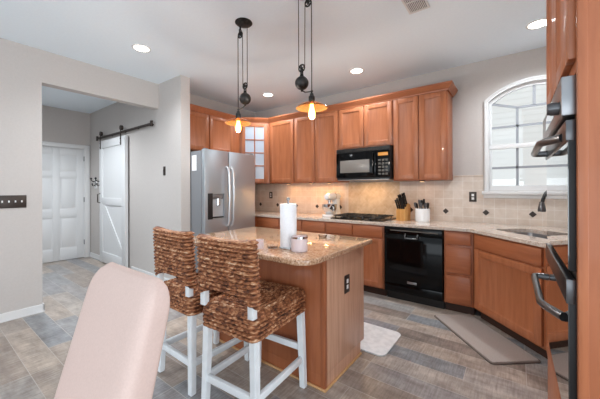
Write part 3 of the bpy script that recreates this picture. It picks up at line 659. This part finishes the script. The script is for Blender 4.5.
# ------------------------------------------------------------------ pendants
def torus(mb, c, R, r, axis='y', n=28):
    pts = [(c[0] + R * math.cos(2 * PI * k / n), c[1], c[2] + R * math.sin(2 * PI * k / n)) for k in range(n)]; mb.tube(pts, r, 8, True)
def pulley(par, x, y, z, name='pulley'):
    mb = MB(); torus(mb, (x, y, z), .026, .0055); mb.cyl((x, y - .008, z), .007, .016, 12, 'y')
    for k in range(5):
        a = 2 * PI * k / 5 + .3; mb.tube([(x, y, z), (x + .025 * math.cos(a), y, z + .025 * math.sin(a))], .0035, 6)
    return spart(name, mb, M['iron'], par)
def pendant(x, label, sgn):     # x: shade position, sgn: side of the counterweight
    y = 1.75; r = thing('pulley_pendant_light', label, 'pendant light', (x, y, H), 0, None)
    cx = x + sgn * .075; zt = 2.645; zlp = 2.178; xp = x + sgn * .030; xl = x + sgn * .090
    spart('ceiling_canopy', MB().lathe([(0, 0), (.074, 0), (.076, -.006), (.066, -.016), (.03, -.024), (0, -.025)], (cx, y, H)), M['iron'], r)
    pulley(r, xp, y, zt); pulley(r, xl, y, zlp)
    def yoke(xx, z0, z1, mb):
        for s_ in (-1, 1): mb.box(xx - .006, xx + .006, y + s_ * .010 - .002, y + s_ * .010 + .002, z0, z1, .001)
    mb = MB(); yoke(xp, zt - .01, zt + .045, mb); mb.cyl((xp, y, zt + .04), .008, H - .02 - zt - .04, 10); spart('upper_yoke', mb, M['iron'], r)
    mb = MB(); yoke(xl, zlp - .055, zlp + .01, mb); mb.sphere((xl, y, zlp - .052), .012); spart('lower_yoke', mb, M['iron'], r)
    mb = MB(); mb.tube([(x, y, zt), (x, y, 1.965)], .0035, 8); mb.tube([(xp + sgn * .028, y, zt), (xl - sgn * .028, y, zlp)], .003, 8); mb.tube([(xl + sgn * .028, y, zlp), (xl + sgn * .028, y, H - .02)], .003, 8); spart('cord', mb, M['iron'], r)
    spart('counterweight', MB().sphere((xl, y, 2.066), .051).cyl((xl, y, 2.108), .014, .02, 16), M['iron'], r)
    mb = MB(); mb.tube([(xl, y, 2.012), (xl - sgn * .03, y, 1.992), (x, y, 1.985)], .0045, 8); mb.sphere((xl, y, 2.01), .009); torus(mb, (x, y, 1.985), .008, .003); spart('guide_arm', mb, M['iron'], r)
    spart('socket', MB().lathe([(0, .06), (.012, .058), (.016, .04), (.022, .036), (.024, 0), (.02, -.012), (0, -.012)], (x, y, 1.913)), M['iron'], r)
    spart('glass_shade', MB().lathe([(.022, 1.912), (.03, 1.909), (.06, 1.899), (.095, 1.880), (.112, 1.868), (.116, 1.862), (.114, 1.861), (.093, 1.8765), (.058, 1.8955), (.03, 1.905), (.022, 1.908)], (x, y, 0), 40), M['amber'], r)
    bl = spart('bulb', MB().lathe([(0, 1.903), (.012, 1.902), (.013, 1.885), (.015, 1.868), (.021, 1.845), (.025, 1.822), (.023, 1.803), (.015, 1.788), (0, 1.782)], (x, y, 0), 24), M['glowbulb'], r)
    light('POINT', 'bulb_glow', (x, y, 1.74), 14, (1, .93, .84), shadow_soft_size=.03)
pendant(-1.985, 'black pulley pendant light with amber glass shade, over the refrigerator end of the island', 1)
pendant(-1.19, 'black pulley pendant light with amber glass shade, over the outlet end of the island', -1)

# recessed lights and vent
for i, (x, y, lab) in enumerate(((-3.10, 1.43, 'round recessed ceiling light nearest the barn door wall'), (-1.57, 3.30, 'round recessed ceiling light above the microwave cabinets'),
                     (-3.06, 3.30, 'round recessed ceiling light above the corner glass cabinet'), (.17, 3.34, 'round recessed ceiling light in front of the window'), (-5.1, .95, 'unseen recessed ceiling light added to brighten the hall'))):  # the hall one is out of view, added to brighten the hall
    r = thing('recessed_light', lab, 'ceiling light', (x, y, H))
    spart('trim_ring', MB().lathe([(.070, -.001), (.072, -.007), (.088, -.006), (.090, -.0005)], (x, y, H), 36), M['white'], r)
    spart('lens', MB().cyl((x, y, H - .004), .071, .003, 36), M['glowcan'], r)
    light('SPOT', 'downlight_beam', (x, y, H - .012), (80, 55, 60, 85, 190)[i], (.89, .95, 1.0), (0, 0, 0), spot_size=math.radians(150), spot_blend=.8, shadow_soft_size=.07)
vt = thing('ceiling_vent', 'white metal air register in the ceiling', 'vent', (-.62, 2.35, H))
vx0, vx1, vy0, vy1 = -.705, -.545, 2.19, 2.50
mb = MB(); ring_a = [(vx0, vx1, vy0, vy0 + .016), (vx0, vx1, vy1 - .016, vy1), (vx0, vx0 + .016, vy0 + .0159, vy1 - .0159), (vx1 - .016, vx1, vy0 + .0159, vy1 - .0159)]
for (a, b_, c, d) in ring_a: mb.box(a, b_, c, d, H - .008, H - .0005)
spart('frame', mb, M['white'], vt)
mb = MB()
for k in range(10): mb.box(vx0 + .02 + k * .0124, vx0 + .026 + k * .0124, vy0 + .0155, vy1 - .0155, H - .007, H - .0015)
mb.box(vx0 + .016, vx1 - .016, (vy0 + vy1) / 2 - .004, (vy0 + vy1) / 2 + .004, H - .0075, H - .001)
spart('louvers', mb, M['white'], vt); spart('duct_shade_sheet', MB().box(vx0 + .012, vx1 - .012, vy0 + .012, vy1 - .012, H - .0012, H - .0003), mat('vent_shade_grey', (92, 92, 94), .9), vt)  # flat grey sheet stands in for the shade inside the duct

# ------------------------------------------------------------------ barn door, rail, hooks
YD = YBARN
rl = thing('barn_door_rail', 'black steel sliding rail on the wall above the barn door', 'rail', (-5.06, YD, 2.2))
spart('bar', MB().box(-6.07, -4.07, YD - .043, YD - .036, 2.182, 2.22, .002), M['bronze'], rl)
for x in (-6.0, -5.5, -5.0, -4.55, -4.12): spart('standoff', MB().cyl((x, YD - .036, 2.2), .012, .036, 14, 'y'), M['bronze'], rl)
for x in (-6.055, -4.085): spart('end_stop', MB().box(x - .018, x + .018, YD - .06, YD - .030, 2.165, 2.245, .004), M['bronze'], rl)
bd = thing('barn_door', 'white sliding barn door with diagonal brace hanging from the black rail', 'door', (-5.39, YD - .07, .02))
BX0, BX1, BZ1 = -5.90, -4.88, 2.13
mb = MB(); mb.box(BX0, BX1, YD - .052, YD - .022, .02, BZ1); spart('door_panel', mb, M['doorwhite'], bd)
mb = MB(); f = .125; yf = YD - .068
mb.box(BX0, BX0 + f, yf, YD - .05, .02, BZ1, .003); mb.box(BX1 - f, BX1, yf, YD - .05, .02, BZ1, .003)
for (a, b_) in ((.02, .20), (1.02, 1.14), (BZ1 - .13, BZ1)): mb.box(BX0 + f, BX1 - f, yf, YD - .05, a, b_, .003)
spart('frame', mb, M['doorwhite'], bd)
mb = MB(); a = Vector((BX0 + f, 1.02)); b_ = Vector((BX1 - f, .20)); d_ = (b_ - a).normalized(); q = Vector((-d_.y, d_.x)) * .05
poly = [(a.x, a.y), (a.x, a.y - .13), (b_.x - .10, b_.y), (b_.x, b_.y), (b_.x, b_.y + .13), (a.x + .10, a.y)]
mb.ext(poly, yf + .001, YD - .05); spart('diagonal_brace', mb, M['doorwhite'], bd)
for x in (-5.84, -5.02):
    hg = spart('hanger_strap', MB().box(x - .018, x + .018, yf - .006, yf, 1.99, 2.262, .002), M['bronze'], bd)
    spart('roller', MB().cyl((x, yf - .008, 2.262), .040, .036, 24, 'y', .003), M['bronze'], hg)
    for z in (2.02, 2.09): spart('bolt', MB().cyl((x, yf - .013, z), .009, .008, 10, 'y'), M['bronze'], hg)
mb = MB(); mb.tube([(-5.86, yf, 1.05), (-5.86, yf - .04, 1.06), (-5.86, yf - .04, 1.20), (-5.86, yf, 1.21)], .009, 10); spart('pull_handle', mb, M['bronze'], bd)
hk0 = None
for i, (x, lab) in enumerate(((-6.24, 'double coat hook on a white board, nearer the hall corner'), (-6.02, 'double coat hook on a white board, beside the barn door'))):
    r = thing('coat_hook', lab, 'hook', (x, YD, 1.40))
    spart('backing_board', MB().box(x - .05, x + .05, YD - .015, YD - .0005, 1.30, 1.50, .003), M['white'], r)
    mb = MB(); mb.box(x - .012, x + .012, YD - .02, YD - .015, 1.34, 1.46, .002)
    mb.tube([(x, YD - .018, 1.43), (x, YD - .05, 1.43), (x, YD - .08, 1.45), (x, YD - .085, 1.48)], .009, 8); mb.sphere((x, YD - .085, 1.485), .018)
    mb.tube([(x, YD - .018, 1.37), (x, YD - .04, 1.35), (x, YD - .06, 1.355), (x, YD - .065, 1.38)], .008, 8); mb.sphere((x, YD - .065, 1.385), .014)
    spart('hook', mb, M['blackm'], r)

# ------------------------------------------------------------------ bar stools
TONE = []
def gap_shaded_tone(s_, t, rh, sl=.04):
    row = math.floor(t / rh); st = math.floor(s_ / sl + (.5 if row % 2 else 0)); rnd = random.Random(row * 977 + st * 131)
    return .26 * rnd.random() + .16 * random.Random(row * 31 + 5).random() + .30 * noise.noise(Vector((s_ * 55, t * 160, 1))) + .14 + .16 * abs(math.sin(PI * t / rh))  # random strand tone, plus crease shade painted into the gaps between rows
def whgt(s_, t, rh=.0225, sl=.04, amp=.0165):
    TONE.append(gap_shaded_tone(s_, t, rh))
    row = math.floor(t / rh); a = abs(math.sin(PI * t / rh)) ** .7
    ph = (s_ / sl + (.5 if row % 2 else 0)) + .35 * ((t / rh) % 1)
    return amp * (a * (.55 + .45 * abs(math.sin(PI * ph)) ** .7) + .15 * noise.noise(Vector((s_ * 40, t * 60, 3))))
def loop(hx, hy, r, n):
    P_ = []; per = 4 * (hx + hy)
    R = rrect(-hx, hx, -hy, hy, r, 8); L_ = [0]
    for i in range(len(R)): L_.append(L_[-1] + (Vector(R[(i + 1) % len(R)]) - Vector(R[i])).length)
    for k in range(n):
        s_ = L_[-1] * k / n; j = max(i for i in range(len(R)) if L_[i] <= s_ + 1e-9)
        t = (s_ - L_[j]) / max(1e-9, L_[j + 1] - L_[j]); p = Vector(R[j]).lerp(Vector(R[(j + 1) % len(R)]), t); P_.append((p, s_))
    out = []
    for k in range(n):
        d = (P_[(k + 1) % n][0] - P_[k - 1][0]).normalized(); out.append((P_[k][0], Vector((d.y, -d.x)), P_[k][1]))
    return out, L_[-1]
def strand(o):
    n = len(o.data.vertices); at = o.data.attributes.new('strand', 'FLOAT', 'POINT'); at.data.foreach_set('value', (TONE + [.5] * n)[:n]); TONE.clear()
def make_stool():
    r = thing('bar_stool', '', 'stool', (0, 0, 0)); r['group'] = 'woven counter stools at the island'
    # seat
    lp, per = loop(.196, .245, .03, 320); rows = []; t = 0
    z0, z1 = .485, .605
    for k in range(38):
        z = z0 + (z1 - z0) * k / 37; t = z - z0
        hs = [whgt(s_, t) for p, n_, s_ in lp]; rows.append([(p.x + n_.x * h_, p.y + n_.y * h_, z) for (p, n_, s_), h_ in zip(lp, hs)])
    for k in range(1, 60):
        f_ = k / 60; t = .12 + f_ * .22; sc = 1 - f_; rr = .012; 
        rise = .012 * min(1, f_ * 6) ** .5 + .010 * f_
        rows.append([(p.x * sc, p.y * (1 - f_ * .9), z1 + rise + whgt(s_ * (sc * .7 + .3), t)) for p, n_, s_ in lp])
    mb = MB(); R = mb.grid(rows, True); mb.bm.faces.new(R[-1]); mb.bm.faces.new(R[0][::-1]); strand(spart('woven_seat', mb, M['weave'], r))
    # backrest
    lp, per = loop(.208, .022, .018, 300); rows = []
    N_ = 74
    for k in range(N_):
        f_ = k / (N_ - 1); row = []
        for p, n_, s_ in lp:
            e = 1 - (p.x / .208) ** 2; zb = .665 + .062 * max(0, e) ** .8; zt = 1.015 - .014 * max(0, e)
            z = zb + (zt - zb) * f_; h_ = whgt(s_, z * 1.0)
            wdt = 1 - .02 * (z - .65) / .35; yy = -.235 - (z - .62) * .05 - .012 * e
            edge = 1 - max(0, (f_ - .965) / .035) * .35 
            row.append(((p.x + n_.x * h_) * wdt, yy + (p.y + n_.y * h_) * edge, z))
        rows.append(row)
    mb = MB(); R = mb.grid(rows, True)
    n_ = len(lp)
    for ring_, up in ((R[-1], 1), (R[0], -1)):
        c = [mb.bm.verts.new(((ring_[k].co.x + ring_[(-k) % n_].co.x) / 2, sum((ring_[k].co.y, ring_[k].co.y)) / 2 , ring_[k].co.z)) for k in range(0)]
        half = n_ // 2
        # bridge opposite sides of the flat loop
        off = 0
        idx = lambda k: ring_[k % n_]
        # find index with max x, y~0
        kx = max(range(n_), key=lambda k: ring_[k].co.x - abs(ring_[k].co.y - (-.25)) * .1)
        for j in range(half):
            a_, b2, c_, d2 = idx(kx + j), idx(kx + j + 1), idx(kx - j - 1), idx(kx - j)
            f = []
            for v in (a_, b2, c_, d2):
                if v not in f: f.append(v)
            if len(f) > 2:
                try: mb.bm.faces.new(f)
                except ValueError: pass
    strand(spart('woven_backrest', mb, M['weave'], r))
    def leg(x0, y0, x1, y1, z1, nm='leg'):
        mb = MB(); a_ = .019; b2 = .0215; vs = []
        for (x, y, z, h_) in ((x0, y0, 0, a_), (x1, y1, z1, b2)): vs += [(x - h_, y - h_, z), (x + h_, y - h_, z), (x + h_, y + h_, z), (x - h_, y + h_, z)]
        t_ = bmesh.new(); V = [t_.verts.new(v) for v in vs]
        for f in ((3, 2, 1, 0), (4, 5, 6, 7), (0, 1, 5, 4), (1, 2, 6, 5), (2, 3, 7, 6), (3, 0, 4, 7)): t_.faces.new([V[i] for i in f])
        bmesh.ops.bevel(t_, geom=t_.edges[:], offset=.004, segments=2, affect='EDGES'); mb.merge(t_); spart(nm, mb, M['stoolwhite'], r)
    for sx in (-1, 1):
        leg(sx * .192, .225, sx * .178, .215, .50); leg(sx * .192, -.235, sx * .178, -.225, .50)
        mb = MB(); mb.box(sx * .182 - .019, sx * .182 + .019, -.262, -.228, .61, .72, .003); spart('back_post', mb, M['stoolwhite'], r)
        mb = MB(); mb.box(sx * .187 - .012, sx * .187 + .012, -.22, .21, .165, .205, .003); spart('stretcher', mb, M['stoolwhite'], r)
    mb = MB(); mb.box(-.18, .18, -.243, -.219, .165, .205, .003); spart('stretcher', mb, M['stoolwhite'], r)
    mb = MB(); mb.box(-.18, .18, .208, .232, .235, .275, .003); spart('stretcher', mb, M['stoolwhite'], r)
    return r
s1 = make_stool(); s1['label'] = 'woven seagrass bar stool with white legs, nearer the camera at the island corner'
s1.location = (-1.273, 1.268, 0); s1.rotation_euler[2] = math.radians(4)
s2 = copy_tree(s1); s2['label'] = 'woven seagrass bar stool with white legs, farther one toward the refrigerator'
s2.location = (-1.80, 1.278, 0); s2.rotation_euler[2] = math.radians(-1)

# ------------------------------------------------------------------ slipcovered dining chair
dc = thing('dining_chair', 'cream slipcovered parsons chair in the foreground with its back to the kitchen', 'chair', (-1.11, .18, 0))
CXc = -1.115; rows = []; n = 64; mb = MB()
zs = [.0 + k / 30 for k in range(31)]
def backrow(f_):
    z = .46 + f_ * (.975 - .46)
    th = .058 - .018 * f_; hw = .245; yc = .36 + .25 * (z - .5)
    if f_ > .80:
        q = (f_ - .80) / .20; hw = .245 - .055 * (1 - math.sqrt(max(0, 1 - q * q))); th = th * (1 - .55 * q ** 3)
    row = []
    for k in range(n):
        a_ = 2 * PI * k / n; c_, s_ = math.cos(a_), math.sin(a_); e = .2
        row.append((CXc + hw * math.copysign(abs(c_) ** e, c_), yc + th * math.copysign(abs(s_) ** (e + .2), s_) - .01 * (1 - c_ * c_), z))
    return row
rows = [backrow(f_) for f_ in zs]
R = mb.grid(rows, True)
top = rows[-1]; prev = R[-1]
for sc in (.86, .6, .3, .0):
    cxm = CXc; cym = sum(p[1] for p in top) / n
    nr_ = [mb.bm.verts.new((cxm + (p[0] - cxm) * (1 - (1 - sc) * .12), cym + (p[1] - cym) * sc, p[2] + .010 * (1 - sc) ** .6)) for p in top]
    for k in range(n): mb.bm.faces.new((prev[k], prev[(k + 1) % n], nr_[(k + 1) % n], nr_[k]))
    prev = nr_
mb.bm.faces.new(R[0][::-1]); spart('upholstered_back', mb, M['cream'], dc)
mb = MB(); mb.box(-1.36, -.87, -.12, .41, .33, .49, .03); spart('seat', mb, M['cream'], dc)
mb = MB(); mb.box(-1.355, -.875, -.115, .40, .28, .35, .01); spart('skirt', mb, M['cream'], dc)
for x in (-1.33, -.90):
    for y in (-.09, .37): mb = MB(); mb.lathe([(.016, 0), (.024, .30), (0, .30)], (x, y, 0), 4); mb.cyl((x, y, 0), .016, .01, 8); spart('leg', mb, M['toe'], dc)

# ------------------------------------------------------------------ things on the counters
px, py, Z = -1.212, 1.50, .88
pt = thing('paper_towel_holder', 'upright paper towel holder on the island', 'paper towel holder', (px, py, Z))
spart('base', MB().cyl((px, py, Z), .062, .012, 32, bev=.004), M['chrome'], pt); spart('rod', MB().cyl((px, py, Z + .01), .006, .305, 12).sphere((px, py, Z + .325), .013), M['satin'], pt)
o = MB().lathe([(.02, .013), (.054, .013), (.055, .016), (.055, .291), (.054, .294), (.02, .294), (.02, .013)], (px, py, Z), 40).build('paper_towel_roll', M['paper']); recentre(o, (px, py, Z + .013)); tag(o, 'tall white paper towel roll standing on the island', 'paper towel')
cx, cy = -1.098, 1.47
cd = thing('candle_jar', 'pale pink candle jar with silver rim beside the paper towel roll', 'candle', (cx, cy, Z))
spart('jar', MB().lathe([(0, 0), (.048, 0), (.052, .004), (.052, .088), (.048, .09), (.046, .075), (0, .073)], (cx, cy, Z), 36), M['pinkish'], cd)
spart('silver_rim', MB().lathe([(.0525, .082), (.054, .083), (.054, .094), (.049, .094), (.049, .082)], (cx, cy, Z), 36), M['chrome'], cd)
cx, cy = -1.362, 1.385
o = MB().lathe([(0, 0), (.021, 0), (.026, .058), (.024, .058), (.020, .006), (0, .006)], (cx, cy, Z), 28).build('votive_cup', M['pinkish']); recentre(o, (cx, cy, Z)); tag(o, 'small pale pink votive cup behind the near stool back', 'cup')
cx, cy = -1.30, 1.44
o = MB().lathe([(0, 0), (.03, 0), (.038, .022), (.036, .022), (.028, .004), (0, .004)], (cx, cy, Z), 28).build('glass_dish', M['clear']); recentre(o, (cx, cy, Z)); tag(o, 'small clear glass dish at the foot of the paper towel roll', 'dish')
cx, cy = -1.27, 2.02
o = MB().lathe([(0, 0), (.03, 0), (.04, .018), (.038, .018), (.028, .004), (0, .004)], (cx, cy, Z), 28).build('glass_dish', M['clear']); recentre(o, (cx, cy, Z)); tag(o, 'small clear glass dish near the far edge of the island', 'dish')

# stand mixer (head to -y-ish)
mx, my = -2.15, 3.70
mi = thing('stand_mixer', 'white stand mixer with steel bowl on the back counter', 'mixer', (mx, my, Z), math.radians(-12)); mm = LM(mi)
mb = MB(mm); mb.prism(rrect(-.10, .10, -.17, .13, .08), 0, .03, .008); spart('base', mb, M['enamel'], mi)
mb = MB(mm); rows = []
for z, hx, y0_, y1_ in ((.02, .065, .0, .13), (.08, .05, .03, .125), (.15, .045, .045, .12), (.22, .05, .03, .125), (.25, .052, .01, .125)): rows.append([(x, y, z) for x, y in rrect(-hx, hx, y0_, y1_, .03, 5)])
R = mb.grid(rows, True); mb.bm.faces.new(R[-1]); mb.bm.faces.new(R[0]); spart('column', mb, M['enamel'], mi)
mb = MB(mm); pts = [(0, .15, .29), (0, .135, .29), (0, .09, .29), (0, .0, .288), (0, -.09, .283), (0, -.14, .28), (0, -.155, .279)]
mb.tube(pts, [.02, .045, .056, .058, .052, .040, .015], 24); spart('motor_head', mb, M['enamel'], mi)
mb = MB(mm); mb.cyl((0, -.07, .20), .02, .04, 18); mb.tube([(0, -.07, .21), (0, -.07, .10)], .006, 8); spart('beater_shaft', mb, M['chrome'], mi)
mb = MB(mm); mb.lathe([(.03, .03), (.045, .033), (.08, .06), (.103, .11), (.11, .175), (.114, .178), (.108, .175), (.10, .11), (.075, .063), (0, .04)], (0, -.07, 0), 36); spart('bowl', mb, M['chrome'], mi)
mb = MB(mm); mb.tube([(.095, -.10, .15), (.13, -.12, .14), (.13, -.12, .09), (.085, -.095, .08)], .006, 8); spart('bowl_handle', mb, M['chrome'], mi)
spart('head_band', MB(mm).lathe([(.0585, -.006), (.0595, -.004), (.0595, .004), (.0585, .006)], (0, .02, .289), 28, 'y'), M['chrome'], mi)

# knife block
kx, ky = -1.125, 3.68
kb = thing('knife_block', 'pale wood knife block full of black-handled knives on the back counter', 'knife block', (kx, ky, Z), math.radians(-14)); mk = LM(kb)
prof_ = [(-.065, 0), (.075, 0), (.075, .19), (.03, .215), (-.065, .13)]
mb = MB(mk @ Matrix.Rotation(PI / 2, 4, 'Z')); mb.ext(prof_, -.058, .058, .004); spart('block', mb, M['knifewood'], kb)
random.seed(3); i = 0
for r_ in range(4):
    for c_ in range(4 if r_ < 3 else 3):
        u = -.042 + c_ * .028; y = -.052 + r_ * .030; zt = .142 + (y + .065) / .095 * .085 - .002; 
        a_ = Vector((u, y, zt)); dr3 = Vector((random.uniform(-.06, .06), -.42, .9)).normalized(); ln = .10 + .025 * random.random()
        mb = MB(mk); q_ = [a_ - dr3 * .006, a_ + dr3 * .004, a_ + dr3 * ln * .5, a_ + dr3 * ln]
        mb.tube(q_, [.006, .0115, .010, .0125], 8)
        kf = mb.build('kitchen_knife', M['blackm']); recentre(kf, tuple(mk @ a_)); i += 1
        tag(kf, 'black-handled kitchen knife standing in the pale wood knife block', 'knife', 'knives in the knife block')
# utensil crock
ux, uy = -.90, 3.70
cr = MB().lathe([(0, 0), (.078, 0), (.082, .004), (.084, .15), (.082, .156), (.077, .156), (.075, .01), (0, .008)], (ux, uy, Z), 40).build('utensil_crock', M['enamel']); recentre(cr, (ux, uy, Z)); tag(cr, 'white ceramic crock holding utensils beside the knife block', 'crock')
random.seed(11)
for k in range(13):
    inner = k >= 9; a_ = 2 * PI * (k - 9) / 4 + .4 if inner else 2 * PI * k / 9
    rr = .018 if inner else .050
    b0 = Vector((ux + rr * math.cos(a_), uy + rr * math.sin(a_), Z + .02)); t1 = Vector((ux + rr * 1.55 * math.cos(a_) - .012, uy + rr * 1.45 * math.sin(a_), Z + (.245 if inner else .205) + .02 * random.random()))
    lean = Vector(b0).lerp(t1, .75)
    mb = MB(); mb.tube([b0, lean], [.004, .005], 8); mb.tube([lean, lean.lerp(t1, .5), t1], [.009, .0125, .012], 8); mb.sphere(tuple(t1), .0115, n=10)
    o = mb.build('cooking_utensil', M['utensil'] if k % 3 else M['blackm']); recentre(o, tuple(b0)); tag(o, 'dark-handled utensil standing in the white crock', 'utensil', 'utensils in the white crock')

# ------------------------------------------------------------------ mats
A = Vector((-.66, 3.12)); Bp = Vector((-.135, 2.49)); n_ = Vector((.76, .64)) * .385; gm = [A, Bp, Bp + n_, A + n_]
cen = sum(gm, Vector((0, 0))) / 4; ang = math.atan2((Bp - A).y, (Bp - A).x); mL = Matrix.Translation((cen.x, cen.y, 0)) @ Matrix.Rotation(ang, 4, 'Z')
fm = thing('floor_mat', 'taupe cushioned mat on the floor in front of the diagonal sink cabinet', 'mat', (cen.x, cen.y, 0), ang)
hl = (Bp - A).length / 2
spart('mat_top', MB(mL).prism(rrect(-hl + .012, hl - .012, -.182, .182, .02), .006, .016, .003), M['mat_grey'], fm)
spart('mat_border', MB(mL).prism(rrect(-hl, hl, -.194, .194, .03), .0005, .011, .003), M['mat_edge'], fm)
o = MB().prism(rrect(-1.75, -.79, 2.115, 2.56, .06), .0005, .014, .005).build('kitchen_rug', M['rug_white']); recentre(o, (-1.27, 2.34, 0)); tag(o, 'white textured rug with rounded corners on the floor behind the island', 'rug')
